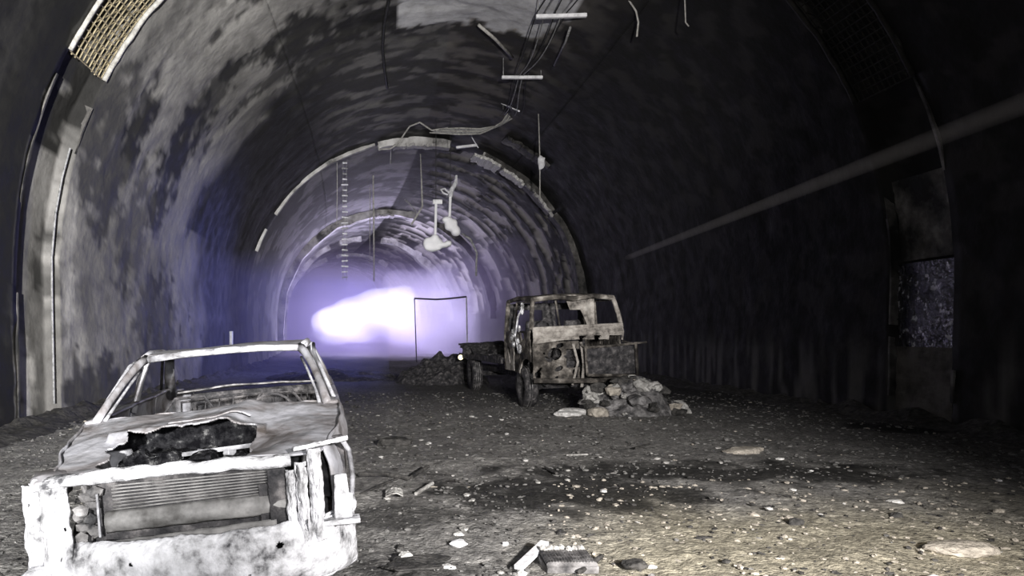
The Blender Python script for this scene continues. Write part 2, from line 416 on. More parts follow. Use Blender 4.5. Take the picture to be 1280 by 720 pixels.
# ------------------------------------------------------------------ floor
xs = [-7.5+19.0*i/420 for i in range(421)]
fy = [-9.5, -5, -2, 0, 1.0, 1.8, 2.4]
y = 2.6
while y < 95.4: fy.append(y); y *= 1.0092
def blob(x, y, cxx, cy, rx, ry, n=0.0):
    d = ((x-cxx)/rx)**2+((y-cy)/ry)**2
    return smooth(1.5, 0.35, d+n)
def floor_z(x, y):
    z = 0.03*fr((x*0.5, y*0.4, 0), 1.0, 3)
    z += 0.022*max(-0.2, fr((x*2.6, y*2.2, 4), 1.0, 4)) + 0.010*noise.noise(Vector((x*11, y*9, 1)))
    # heaps towards the left and far end
    z += 0.10*smooth(20, 30, y)*max(0, fr((x*0.7, y*0.5, 9), 1.0, 3))
    return z
def floor_col(x, y):
    n = fr((x*0.7, y*0.5, 2), 1.0, 4); n2 = fr((x*3, y*2.4, 6), 1.0, 4)
    g = 0.27+0.08*n+0.08*n2
    tn = smooth(0.6, 1.9, x-0.2*(y-4.5)+0.5*n)*smooth(8.2, 5.2, y+1.2*n)
    g += 0.12*tn
    tint = (1.0, 0.985-0.05*tn, 0.97-0.22*tn)
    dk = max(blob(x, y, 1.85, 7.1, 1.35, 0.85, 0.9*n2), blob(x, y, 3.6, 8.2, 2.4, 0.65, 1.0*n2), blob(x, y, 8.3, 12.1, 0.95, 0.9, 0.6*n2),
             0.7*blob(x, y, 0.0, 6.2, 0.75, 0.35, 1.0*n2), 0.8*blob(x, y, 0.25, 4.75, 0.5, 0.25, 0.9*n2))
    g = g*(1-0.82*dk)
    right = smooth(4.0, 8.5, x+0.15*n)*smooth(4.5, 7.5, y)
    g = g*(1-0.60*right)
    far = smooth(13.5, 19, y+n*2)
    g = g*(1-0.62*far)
    g = max(0.012, g)
    return (g*tint[0], g*tint[1], g*tint[2])
v, f = [], []
for yy in fy:
    for x in xs: v.append((x+cx(yy)-1.75, yy, floor_z(x, yy)))
W_ = len(xs)
for i in range(len(fy)-1):
    for j in range(W_-1):
        q = i*W_+j; f.append((q, q+1, q+W_+1, q+W_))
me = bpy.data.meshes.new('floor'); me.from_pydata(v, [], f); me.update()
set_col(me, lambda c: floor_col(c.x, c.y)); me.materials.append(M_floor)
fo = bpy.data.objects.new('floor', me); COL.objects.link(fo); fo['kind'] = 'structure'

# rubble skirt where the walls meet the floor
for nm, sx, n_ in (('left', -1, 0), ('right', 1, 1)):
    def fn(u, t):
        yy = 5+60*u*u+2*u
        x = cx(yy)+sx*(7.55-(0.9+0.4*fr((yy*0.5, n_, 0), 1.0, 3))*(1-t))
        return (x, yy, -0.03+0.16*t*(1+fr((yy*1.2, t*2, n_), 1.0, 3)))
    o = MB().grid(fn, 300, 8).build('baseboard_%s' % nm, M_dark, solid=0.03); o['kind'] = 'structure'

# ------------------------------------------------------------------ burnt car
CAR = empty('burnt_car', (-0.94, 3.87, 0.02), (0.0, -0.080, 0.095))
CAR.scale = (0.965, 1, 1)
tag(CAR, 'burnt out pale grey car with stripped front end, closest to the camera at left', 'car')
def hw(y):                                # half width of body at belt
    pts = [(0, .69), (.2, .775), (.5, .84), (.9, .865), (2.0, .875), (3.3, .87), (3.9, .82), (4.25, .70)]
    for (a, b), (c, d) in zip(pts, pts[1:]):
        if y <= c: return b+(d-b)*smooth(a, c, y)
    return pts[-1][1]
def belt(y):
    pts = [(0, .80), (.5, .90), (1.05, .985), (2.2, 1.0), (3.4, 1.01), (4.25, .94)]
    for (a, b), (c, d) in zip(pts, pts[1:]):
        if y <= c: return b+(d-b)*max(0, (y-a))/(c-a)
    return pts[-1][1]
def side_panel(name, s, y0, y1, m, label=None, dents=0.012, ztop=None):
    wc = ((.72, .30), (3.38, .30))
    def fn(u, t):
        y = y0+(y1-y0)*u; z0 = .22; zb = belt(y)
        z = z0+(zb-z0)*t
        prof = 1-0.06*(1-t)**2-0.035*max(0, t-.82)/.18
        x = s*hw(y)*prof + dents*fr((y*3, z*4, s*2), 1.0, 3)
        return (x, y, z)
    def keep(u, t):
        y = y0+(y1-y0)*u; z = .22+(belt(y)-.22)*t
        for (a, b) in wc:
            if (y-a)**2+(z-b)**2 < (.36+.03*noise.noise(Vector((y*6, z*6, s))))**2: return False
        return True
    nu = max(8, int((y1-y0)/.035))
    o = MB().grid(fn, nu, 22, keep).build(name, m, CAR, True, 0.012)
    if label: o['label'] = label
    return o
for s in (-1, 1):
    side_panel('front_fender', s, .12, 1.12, M_panel, dents=.03)
    d1 = side_panel('door', s, 1.135, 2.28, M_panel); d2 = side_panel('door', s, 2.295, 3.2, M_panel)
    for d, y in ((d1, 2.1), (d2, 3.05)):
        MB().box((s*(hw(y)+.012), y, .82), (.03, .17, .03)).build('door_handle', M_charmid, d)
    side_panel('rear_quarter', s, 3.215, 4.25, M_panel)
    # shoulder inside of the belt
    MB().grid(lambda u, t: (s*(hw(1.0+2.9*u)-.03-.09*t), 1.0+2.9*u, belt(1.0+2.9*u)+.012*fr((u*9, t, s), 1, 3)), 60, 3).build('window_sill', M_panel, CAR, True, .02)
# hood: buckled sheet with the front middle burnt away
def hood_fn(u, t):
    x = (-1+2*u); y = .06+1.02*t
    X = x*(hw(y)-.03)
    z = belt(y)+.035*(1-x*x)-.02
    z += .030*math.exp(-((x+.05-.35*t)/.10)**2)*smooth(.15, .5, t)
    z += .022*fr((X*2.2, y*2.2, 2), 1.0, 4)-.05*math.exp(-((x-.45)/.25)**2-((t-.30)/.25)**2)
    z += .030*smooth(.62, .48, t)*smooth(.40, .50, t)*(1 if -.7 < x < .45 else 0)
    return (X, y, z)
def hood_keep(u, t):
    x = -1+2*u; r = .07*noise.noise(Vector((x*6, t*6, 0)))+.04*noise.noise(Vector((x*16, t*3, 7)))
    if -.66+r*2 < x < .40+r and t < .50+r*1.0 + .08*x: return False
    if -.30 < x < .32 and abs(t-.68-.08*x) < .018: return False
    return True
MB().grid(hood_fn, 240, 140, hood_keep).build('hood', M_panel, CAR, True, 0.010)
# engine bay
e = MB()
for i in range(26):
    e.rock((random.uniform(-.5, .42), random.uniform(.25, .85), random.uniform(.5, .68)), (random.uniform(.1, .28), random.uniform(.1, .25), random.uniform(.08, .2)), 2, .4, i)
e.box((-.03, .55, .42), (.75, .5, .36))
for i in range(16):
    e.rock((random.uniform(-.52, .38), random.uniform(.5, .92), random.uniform(.70, .80)), (random.uniform(.06, .18), random.uniform(.08, .15), random.uniform(.05, .12)), 2, .5, 30+i)
eng = e.build('engine', M_soot, CAR)
g = MB()
g.tube([(-.55, .60, .735), (-.3, .58, .78), (0, .60, .79), (.25, .6, .80), (.36, .66, .80)], .014, 6)
g.tube([(-.50, .45, .70), (-.25, .42, .72), (.05, .44, .735), (.3, .46, .74)], .010, 6)
for k in range(5): g.box((-.35+.16*k, .66, .77), (.07, .05, .05), (0, .2, .3*k))
g.build('engine_pipe', M_ash, CAR)
for s in (-1, 1):
    MB().grid(lambda u, t: (s*(.62-.05*math.sin(3*t)), .1+.9*u, .30+.5*t+.02*fr((u*4, t*4, s), 1, 3)), 20, 10).build('inner_fender', M_charmid, CAR, True, .02)
    MB().lathe([(.0, .0), (.09, .0), (.11, -.05), (.12, -.22)], (s*.58, .75, .82), 'z', 20).build('strut_tower', M_ash, CAR, True, .006)
MB().grid(lambda u, t: (-.76+1.52*u, 1.06+.03*fr((u*5, t*3, 0), 1, 2), .25+.70*t), 30, 10).build('firewall', M_soot, CAR, False, .03)
# front upper crossmember, bowed and pitted
c = MB()
def cross(u, t):
    x = -.80+1.33*u
    a = 2*PI*t
    h = .034+.008*fr((x*6, 0, 1), 1, 3); dd = .055
    return (x, -.02+dd*math.cos(a)+.02*(x*x)+.012*fr((x*5, 0, 4), 1, 2), .785+.018*math.sin((x+.8)*2.2)+h*math.sin(a)+.010*fr((x*7, t*2, 9), 1, 3))
c.grid(cross, 70, 12).build('front_crossmember', M_bump, CAR, True)
# radiator and condenser in the opening
r_ = MB().box((-.04, .10, .56), (1.00, .04, .40)).build('radiator', M_char, CAR)
fins = MB()
for k in range(9):
    z = .735-.016*k
    fins.box((.0, .055, z), (.86, .012, .007), (0, -.012*k*.3, 0))
fins.build('radiator_fins', M_rad, r_)
MB().grid(lambda u, t: (-.47+.96*u, .052-.03*math.sin(PI*t), .50+.10*t+.012*u+.006*fr((u*6, t*2, 3), 1, 3)), 40, 8).build('radiator_tank', M_rad, CAR, True, .02)
MB().grid(lambda u, t: (-.50+.93*u, .02-.05*t, .455-.085*t*(1-.25*u)+.03*u+.006*fr((u*8, t*2, 5), 1, 3)), 40, 6).build('lower_tray', M_rad, CAR, True, .012)
MB().box((.445, .04, .60), (.10, .05, .30), (0, 0, .1)).box((.37, .05, .56), (.05, .03, .22)).build('side_duct', M_char, CAR)
lt = MB()
for k in range(12): lt.rock((-.56+random.uniform(-.06, .06), .03+random.uniform(-.02, .03), .40+.028*k), (.09, .05, .07), 1, .5, k+40)
lt.build('side_duct', M_charmid, CAR)
MB().box((-.49, .0, .60), (.012, .02, .22)).build('grille_rod', M_ash, CAR)
# headlamp carriers: folded plates each side
def plate(mb, x0, x1, z0, z1, y, bow, seed):
    mb.grid(lambda u, t: (x0+(x1-x0)*u+.012*fr((t*4, seed, 0), 1, 3), y-bow*math.sin(PI*u)+.014*fr((u*3, t*5, seed), 1, 3), z0+(z1-z0)*t), 24, 80,
            keep=lambda u, t: noise.noise(Vector((u*3, t*7, seed*3.3))) > -.62)
L_ = MB(); plate(L_, -.885, -.76, .34, .78, .05, .04, 1.0); plate(L_, -.77, -.63, .30, .77, -.02, .05, 2.0); plate(L_, -.865, -.80, .50, .78, .10, .02, 3.0)
L_.build('headlamp_carrier', M_bump, CAR, True, .012)
R_ = MB(); plate(R_, .50, .545, .38, .74, -.01, .02, 4.0); plate(R_, .555, .61, .35, .78, -.03, .03, 5.0); plate(R_, .62, .69, .36, .84, .0, .03, 6.0); pass
R_.build('headlamp_carrier', M_bump, CAR, True, .012)
MB().box((.79, .06, .56), (.10, .05, .24), (0, 0, .1), .7).box((.78, .04, .44), (.20, .10, .025)).build('lamp_bracket', M_bump, CAR)
MB().rock((.845, .10, .52), (.05, .08, .10), 2, .4, 3).build('lamp_bracket', M_bump, CAR)
MB().rock((-.76, .12, .80), (.20, .34, .06), 3, .3, 9).build('headlamp_housing', M_panel, CAR, True)
MB().box((.72, .34, .68), (.22, .04, .34)).build('arch_shade_box', M_char, CAR)  # dark box put in for the shade inside the fender hole
MB().tube([(.80, .10, .50), (.85, .22, .52), (.868, .30, .62), (.86, .32, .76), (.82, .20, .84)], .016, 6).build('wing_edge', M_ash, CAR, True)
MB().grid(lambda u, t: (.55+.30*u, -.02+.10*u+.02*fr((u*3, t*2, 5), 1, 2), .835+.02*t+.02*u), 20, 4).build('hood_lip', M_bump, CAR, True, .012)
# bumper bar
def bump_fn(u, t):
    x = -.86+1.73*u; a = -PI*.5+PI*t
    e = (abs(x)/.87)**4
    y = -.06+.36*e
    h = .155
    return (x*(1-.02*e), y-.07*math.cos(a)+.012*fr((x*4, t*2, 3), 1, 4), .305+h*math.sin(a)+.022*fr((x*5, t, 8), 1, 4)-.03*math.exp(-((x-.1)/.25)**2)*(t < .4))
MB().grid(bump_fn, 240, 50, keep=lambda u, t: not (t < .16 and noise.noise(Vector((u*14, t*6, 2))) > -.05) and noise.noise(Vector((u*22, t*7, 5))) > -.55).build('bumper', M_bump, CAR, True, .02)
MB().rock((-.80, -.02, .30), (.22, .2, .16), 2, .3, 77).build('bumper_corner', M_bump, CAR, True)
# pillars, roof, rear
PIL = lambda pts, r: MB().tube(pts, r, 8)
for s in (-1, 1):
    PIL([(s*.765, 1.00, .975), (s*.735, 1.22, 1.08), (s*.68, 1.50, 1.215), (s*.630, 1.70, 1.305), (s*.595, 1.82, 1.345)], [.030, .026, .026, .030, .036]).build('windscreen_pillar', M_panel, CAR, True)
    PIL([(s*.71, 1.02, .985), (s*.69, 1.22, 1.06), (s*.64, 1.48, 1.185), (s*.60, 1.66, 1.27)], [.012, .010, .010, .012]).build('windscreen_seal', M_ash, CAR, True)
    PIL([(s*.83, 2.28, .92), (s*.76, 2.26, 1.15), (s*.665, 2.24, 1.36)], .030).build('door_pillar', M_panel, CAR, True)
    PIL([(s*.78, 3.62, .95), (s*.72, 3.30, 1.15), (s*.64, 2.98, 1.36)], [.06, .05, .04]).build('rear_pillar', M_panel, CAR, True)
    PIL([(s*.605, 1.80, 1.345), (s*.645, 2.2, 1.375), (s*.645, 2.7, 1.375), (s*.62, 3.02, 1.345)], .030).build('roof_rail', M_panel, CAR, True)
    # door window frame lines
    PIL([(s*.835, 1.16, .94), (s*.775, 1.38, 1.10), (s*.70, 1.72, 1.30), (s*.70, 2.2, 1.355)], .014).build('window_frame', M_ash, CAR, True)
    PIL([(s*.70, 2.3, 1.355), (s*.69, 2.9, 1.34), (s*.80, 3.25, 1.02)], .014).build('window_frame', M_charmid, CAR, True)
MB().grid(lambda u, t: ((-1+2*u)*(.63+.035*math.sin(PI*t)), 1.80+1.22*t, 1.352+.024*math.sin(PI*t)+.022*(1-(2*u-1)**2)-.015*math.exp(-((u-.35)/.2)**2)+.006*fr((u*5, t*5, 0), 1, 3)), 40, 24).build('roof', M_panel, CAR, True, .02)
MB().tube([(-.595, 1.80, 1.338), (-.3, 1.775, 1.358), (0, 1.77, 1.363), (.3, 1.775, 1.36), (.595, 1.80, 1.34)], .026, 8).build('windscreen_header', M_ash, CAR, True)
MB().grid(lambda u, t: ((-1+2*u)*(.74-.08*t), 3.62+.62*t, .96-.04*t+.03*(1-(2*u-1)**2)+.012*fr((u*4, t*4, 4), 1, 3)), 30, 14).build('boot_lid', M_charmid, CAR, True, .015)
MB().grid(lambda u, t: ((-1+2*u)*(.70), 4.26+.03*math.sin(PI*t), .25+.65*t), 20, 12).build('rear_panel', M_char, CAR, True, .02)
MB().grid(lambda u, t: (-.80+1.6*u, .9+3.3*t, .22+.02*fr((u*4, t*8, 3), 1, 3)), 20, 40).build('floor_pan', M_char, CAR, False, .02)
MB().grid(lambda u, t: (-.73+1.46*u, 1.08+.22*t, .985+.012*fr((u*9, t*4, 6), 1, 3)-.06*t), 40, 8, keep=lambda u, t: noise.noise(Vector((u*9, t*4, 1))) > -.3).build('cowl', M_panel, CAR, True, .015)
for s in (-1, 1):
    st = MB()
    st.tube([(s*.36-.2, 2.0, .45), (s*.36-.2, 2.18, .90), (s*.36-.12, 2.24, 1.0), (s*.36+.12, 2.24, 1.0), (s*.36+.2, 2.18, .90), (s*.36+.2, 2.0, .45)], .014, 6)
    for k in range(5): st.tube([(s*.36-.19, 2.05+.02*k, .55+.08*k), (s*.36, 2.09+.02*k, .53+.08*k), (s*.36+.19, 2.05+.02*k, .55+.08*k)], .006, 5)
    for k in range(5): st.tube([(s*.36-.2, 1.6+.09*k, .42), (s*.36+.2, 1.6+.09*k, .43)], .007, 5)
    st.build('seat_frame', M_char, CAR)
st = MB().tube([(-.6, 3.0, .45), (-.6, 3.15, .9), (0, 3.17, .93), (.6, 3.15, .9), (.6, 3.0, .45)], .014, 6)
for k in range(9): st.tube([(-.55+.1375*k, 3.02, .5), (-.5+.13*k, 3.15, .9)], .007, 5)
st.build('rear_seat_frame', M_char, CAR)
dash = MB().tube([(-.70, 1.32, .86), (-.2, 1.28, .84), (.2, 1.30, .85), (.70, 1.34, .87)], .022, 6)
dash.lathe([(.165, -.008), (.18, 0), (.165, .008)], (.36, 1.50, .86), 'y', 20).tube([(.36, 1.5, .86), (.36, 1.3, .75)], .015)
dash.build('dashboard_frame', M_char, CAR)
for (s, y) in ((-1, .72), (1, .72), (-1, 3.38), (1, 3.38)):
    wh = MB().lathe([(.05, -.08), (.17, -.07), (.19, -.10), (.215, -.10), (.20, -.04), (.20, .06), (.215, .10), (.19, .10), (.17, .06), (.06, .05), (.0, .05)], (s*.72, y, .25), 'x', 28)
    wh.build('wheel', M_charmid, CAR, True)

# ------------------------------------------------------------------ burnt truck
TR = empty('burnt_truck', (3.86, 15.0, 0.0), (0.0, -0.03, 0.112))
tag(TR, 'burnt out truck with open cab and bare bed, standing right of the smoke', 'truck')
H = .92
def tpart(mb, name, m=M_truck, parent=TR, sm=False, solid=0, label=None):
    o = mb.build(name, m, parent, sm, solid)
    if label: o['label'] = label
    return o
# windscreen frame
for s in (-1, 1):
    tpart(MB().tube([(s*.93, .0, 1.62), (s*.90, .06, 1.9), (s*.84, .16, 2.22)], .045, 8), 'cab_pillar', M_truck if s < 0 else M_trucklt)
    tpart(MB().tube([(s*.92, 1.9, .75), (s*.92, 1.9, 1.5), (s*.86, 1.85, 2.25)], .05, 8), 'cab_pillar')
    tpart(MB().tube([(s*.84, .16, 2.22), (s*.88, 1.0, 2.29), (s*.86, 1.85, 2.25)], .045, 8), 'roof_rail')
    dr = tpart(MB().grid(lambda u, t: (s*(.93+.02*fr((u*4, t*4, s), 1, 3)), .1+1.1*u, .72+.85*t), 80, 60, keep=lambda u, t: noise.noise(Vector((u*3, t*3, s*4))) > -.4 and not ((u-.25)**2+(t+.05)**2 < .18)), 'door', solid=.03)
    tpart(MB().tube([(s*.93, .1, 1.58), (s*.90, .9, 1.58), (s*.90, 1.2, 1.58), (s*.86, 1.18, 2.2), (s*.85, .3, 2.18)], .025, 6), 'window_frame', parent=dr)
    tpart(MB().grid(lambda u, t: (s*(.93), 1.25+.65*u, .75+.85*t), 50, 60, keep=lambda u, t: noise.noise(Vector((u*3, t*3, s*9))) > -.35), 'cab_side', M_truck if s > 0 else M_trucklt, solid=.03)
tpart(MB().grid(lambda u, t: ((-1+2*u)*.86, .16+1.7*t, 2.25+.05*math.sin(PI*t)+.04*(1-(2*u-1)**2)+.02*fr((u*4, t*3, 2), 1, 3)), 30, 24, keep=lambda u, t: noise.noise(Vector((u*4, t*3, 3))) > -.45), 'roof', M_truck, solid=.03)
tpart(MB().tube([(-.84, .14, 2.22), (-.4, .1, 2.26), (.0, .1, 2.22), (.4, .1, 2.27), (.84, .14, 2.22)], .05, 8), 'windscreen_header')
tpart(MB().grid(lambda u, t: (-.9+1.8*u, 1.9+.02*fr((u*4, t*4, 2), 1, 3), .75+1.45*t), 24, 20, keep=lambda u, t: not (.14 < u < .44 and t > .45 and t < .92) and not (.62 < u < .9 and .5 < t < .9)), 'cab_rear_wall', M_char, solid=.03)
# front panel below the windscreen (pale ash)
tpart(MB().grid(lambda u, t: (-.93+1.86*u, -.04-.05*math.sin(PI*t)+.02*fr((u*5, t*3, 2), 1, 3), 1.34+.30*t+.03*u-.10*(1-t)*math.sin(PI*u*1.0)*-.5), 120, 40, keep=lambda u, t: not (t < .3 and noise.noise(Vector((u*6, t, 1))) > .1)), 'front_panel', M_trucklt, solid=.03, label='pale ash coated panel')
tpart(MB().tube([(-.93, -.04, 1.64), (0, -.07, 1.66), (.93, -.04, 1.68)], .03, 8), 'windscreen_ledge', M_trucklt)
# lower left front with headlamp hole, pipes and struts
def lf(u, t): return (-.93+.95*u, -.03+.04*fr((u*4, t*4, 7), 1, 3), .62+.75*t)
tpart(MB().grid(lf, 110, 90, keep=lambda u, t: ((u-.48)**2*1.0+(t-.68)**2*.8 > .022) and not (u > .72 and .3 < t < .8) and noise.noise(Vector((u*5, t*5, 9))) > -.35), 'headlamp_panel', M_truck, solid=.03)
tpart(MB().tube([(.06, -.05, 1.35), (.10, -.06, .9), (.05, -.05, .45)], .03, 6).tube([(-.10, -.04, 1.32), (-.02, -.06, .95), (-.14, -.05, .5)], .025, 6), 'front_strut', M_trucklt)
en = MB()
for i in range(22): en.rock((random.uniform(-.7, .75), random.uniform(.15, .9), random.uniform(.5, 1.15)), (random.uniform(.15, .4),)*3, 2, .45, 60+i)
tpart(en, 'engine', M_char)
# grille box at the right, sticking forward
gb = MB().tube([(.05, -.30, 1.24), (.55, -.32, 1.26), (1.12, -.30, 1.30)], .025, 6)
gb.tube([(.05, -.30, 1.24), (.07, -.30, .70)], .025, 6).tube([(1.08, -.30, 1.28), (1.10, -.30, .66)], .03, 6).tube([(.07, -.30, .70), (1.1, -.3, .66)], .03, 6)
gb.tube([(.05, -.30, 1.24), (.05, -.02, 1.3)], .02, 6).tube([(1.08, -.30, 1.28), (.93, -.02, 1.34)], .02, 6).tube([(1.0, -.30, 1.29), (1.28, -.36, 1.31)], .02, 6)
gf = tpart(gb, 'grille_frame', M_truck)
tpart(MB().grid(lambda u, t: (.08+1.0*u, -.22+.03*fr((u*3, t*3, 1), 1, 3), .70+.55*t), 16, 12), 'grille', M_char, gf, solid=.03)
tpart(MB().tube([(-.95, -.12, .62), (-.4, -.2, .60), (.3, -.22, .58), (1.0, -.12, .62)], .05, 8), 'bumper', M_truck)
# cloth lining hanging in the windscreen
tpart(MB().grid(lambda u, t: (-.10+.62*u*(1-.35*t)+.22*t, .30+.05*math.sin(9*u)+.03*t, 2.24-.62*t), 70, 70, keep=lambda u, t: (t < .38 and u < .62) or (.30+.25*t < u < .98)), 'roof_lining', M_trucklt, sm=True, solid=.015, label='pale hanging roof lining')
tpart(MB().tube([(-.3, .35, 2.2), (-.22, .36, 1.66)], .02), 'inner_strut', M_truck)
tpart(MB().tube([(.48, .5, 2.2), (.46, .5, 1.6)], .025), 'inner_strut', M_truck)
tpart(MB().tube([(.66, .8, 2.2), (.68, .8, 1.5)], .02), 'inner_strut', M_truck)
tpart(MB().lathe([(.20, -.012), (.22, 0), (.20, .012)], (-.45, .45, 1.62), 'y', 22), 'steering_wheel', M_char)
for k, (x, y) in enumerate(((-.40, 1.2), (.45, 1.2))):
    tpart(MB().box((x, y+.2, 1.45), (.5, .10, .7), (.15, 0, 0), .85, .01).box((x, y, 1.1), (.5, .5, .15), jit=.01), 'seat_frame', M_char)
# melted mirror and corner of bright metal at the left of the cab
mr = MB()
for i in range(8): mr.rock((-1.10+random.uniform(-.1, .06), .5+random.uniform(-.1, .1), 1.20+.065*i), (.06, .07, .13), 2, .5, 90+i)
mr.tube([(-1.05, .5, 1.15), (-1.12, .5, 1.5), (-1.06, .45, 1.9), (-.95, .4, 2.12)], .02)
tpart(mr, 'side_mirror', M_glint, label='bright melted side mirror')
mr = MB()
for i in range(3): mr.rock((-.97, .45, 2.0+.07*i), (.06, .06, .12), 2, .5, 110+i)
tpart(mr, 'mirror_bracket', M_glint)
# chassis and bed
for s in (-1, 1):
    tpart(MB().box((s*.40, 4.4, .62), (.09, 6.4, .18)), 'chassis_rail', M_char)
    tpart(MB().box((s*.93, 4.55, .93), (.05, 4.6, .14)), 'bed_side', M_char)
tpart(MB().grid(lambda u, t: (-.95+1.9*u, 2.2+4.7*t, .98+.08*fr((u*3, t*6, 3), 1, 3)+.26*smooth(.45, .8, t)), 20, 50, keep=lambda u, t: noise.noise(Vector((u*3, t*7, 8))) > -.38), 'bed_floor', M_char, solid=.05)
ld = MB()
for i in range(16): ld.rock((random.uniform(-.8, .8), random.uniform(4.6, 6.7), random.uniform(1.05, 1.22)), (random.uniform(.3, .8), random.uniform(.3, .8), random.uniform(.15, .3)), 2, .4, 130+i)
tpart(ld, 'bed_debris', M_char)
for (x, y, r) in ((-.80, .85, .42), (.80, .85, .42), (-.80, 5.6, .46), (.80, 5.6, .46)):
    w_ = MB().lathe([(.06, -.04), (.20, -.04), (.24, -.12), (.27, -.13), (r-.03, -.13), (r, -.09), (r, .09), (r-.03, .13), (.27, .13), (.24, .1), (.2, .02), (.0, .02)], (x, y, r), 'x', 36)
    wo = tpart(w_, 'wheel', M_char, sm=True)
    ri = MB()
    for k in range(3 if y > 3 else 2): ri.lathe([(r+.012+.01*k, -.07+.05*k), (r+.02+.01*k, -.06+.05*k), (r+.012+.01*k, -.05+.05*k)], (x, y, r), 'x', 30)
    tpart(ri, 'tyre_wire', M_charmid, wo)
tpart(MB().tube([(-.8, .85, .42), (.8, .85, .42)], .05), 'axle', M_char)
tpart(MB().tube([(-.8, 5.6, .46), (.8, 5.6, .46)], .07), 'axle', M_char)
tpart(MB().lathe([(.0, -.03), (.06, -.02), (.075, .02), (.0, .03)], (-.99, 6.45, .88), 'y', 16), 'marker_lamp', None)
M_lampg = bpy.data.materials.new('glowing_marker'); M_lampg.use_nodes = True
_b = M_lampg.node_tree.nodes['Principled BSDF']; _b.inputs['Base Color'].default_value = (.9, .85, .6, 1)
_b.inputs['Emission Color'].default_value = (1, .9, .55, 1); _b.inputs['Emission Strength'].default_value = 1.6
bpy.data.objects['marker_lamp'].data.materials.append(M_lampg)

# ------------------------------------------------------------------ heaps of debris
def mound(name, c, rx, ry, h, m, label, cat, seed, sub=40, group=None):
    def fn(u, t):
        x = -1+2*u; y = -1+2*t; d = x*x+y*y
        hh = max(0, 1-d)**.8
        return (c[0]+rx*x, c[1]+ry*y, -.05+h*hh*(1+.45*fr((x*2.4, y*2.4, seed), 1, 4))+.10*h*noise.noise(Vector((x*7, y*7, seed)))*(d < 1))
    o = MB().grid(fn, sub, sub, keep=lambda u, t: (2*u-1)**2+(2*t-1)**2 < 1.02).build(name, m); recentre(o)
    return tag(o, label, cat, group, 'stuff')
mound('rubble_heap', (4.62, 14.35), .98, .75, .60, M_charmid, 'heap of loose broken rubble in front of the truck', 'rubble', 1.5)
mound('rubble_heap', (1.75, 23.5), 1.5, 1.4, .82, M_char, 'low black heap of charred debris left of the truck bed', 'debris', 4.5)
mound('rubble_heap', (-1.6, 25.5), 2.6, 1.6, .35, M_char, 'flat dark heap of ash on the road under the smoke', 'debris', 6.5)
def single(mb, name, m, label, cat, group=None, sm=False, solid=0):
    o = mb.build(name, m, None, sm, solid); recentre(o); return tag(o, label, cat, group)
rnd = random.Random(11)
for i in range(64):
    a = rnd.uniform(0, 2*PI); q = rnd.uniform(0, 1)**.7; x = 4.62+1.0*q*math.cos(a); yy = 14.25+.7*q*math.sin(a)
    s = rnd.uniform(.08, .30); hh = .60*max(0, 1-q*q)**.8
    single(MB().rock((x, yy, hh+s*.10), (s*1.25, s, s*.75), 2, .8, 200+i, a), 'rubble_stone', [M_stone, M_charmid, M_stone, M_tan, M_dark][i % 5],
           'broken stone lying in the heap before the truck', 'stone', 'stones of the heap before the truck')
for (px, py, Y, d, m, lab) in (
    (716, 496, 14.0, (.55, .3, .16), M_pale, 'pale flat stone leaning on the slab beside the truck wheel'),
    (711, 508, 13.7, (.48, .25, .12), M_pale, 'pale flat slab lying lowest beside the front truck wheel'),
    (748, 508, 13.7, (.36, .3, .22), M_tan, 'rounded tan stone between slab and rubble heap'),
    (744, 480, 14.35, (.30, .25, .22), M_white, 'white lump of ash under the truck grille'),
    (573, 677, 5.35, (.13, .08, .05), M_white, 'small bright white stone on ground, centre foreground'),
    (573, 665, 5.6, (.085, .06, .035), M_pale, 'small flat pale chip just behind the bright white stone'),
    (507, 697, 4.95, (.10, .09, .09), M_pale, 'round whitish stone beside the car bumper'),
    (632, 676, 5.35, (.05, .04, .03), M_white, 'tiny white pebble left of the pale plank'),
    (560, 707, 4.8, (.10, .07, .04), M_pale, 'flat pale stone at bottom edge beside the round stone'),
    (927, 563, 9.5, (.50, .28, .10), M_tan, 'flat tan slab alone on the dark road, mid distance'),
    (975, 571, 9.0, (.12, .06, .03), M_pale, 'little pale chip right of the flat tan slab'),
    (1200, 690, 5.15, (.46, .26, .10), M_tan, 'large light tan slab at the lower right'),
    (1118, 628, 6.65, (.14, .1, .05), M_pale, 'small pale stone on the tan ground at right'),
    (1250, 640, 6.3, (.08, .06, .05), M_tan, 'small tan stone near the right edge of the ground'),
    (1120, 648, 6.1, (.10, .07, .07), M_dark, 'small black lump on the tan ground at right'),
    (995, 658, 5.9, (.11, .08, .07), M_dark, 'small black lump in the middle of the tan ground'),
    (795, 712, 4.85, (.16, .12, .06), M_dark, 'brown burnt lump at the bottom edge right of the corrugated block'),
    (880, 674, 5.5, (.15, .06, .03), M_dark, 'thin dark splinter on the tan ground'),
    (495, 556, 10.2, (.50, .28, .13), M_dark, 'dark ragged lump on the road right of the car')):
    p = P(px, py, Y); zz = max(d[2]*.30, 0.01)
    single(MB().rock((p.x, Y, zz), d, 3, .35, px, 0.2), 'stone', m, lab, 'stone')
rnd = random.Random(5)
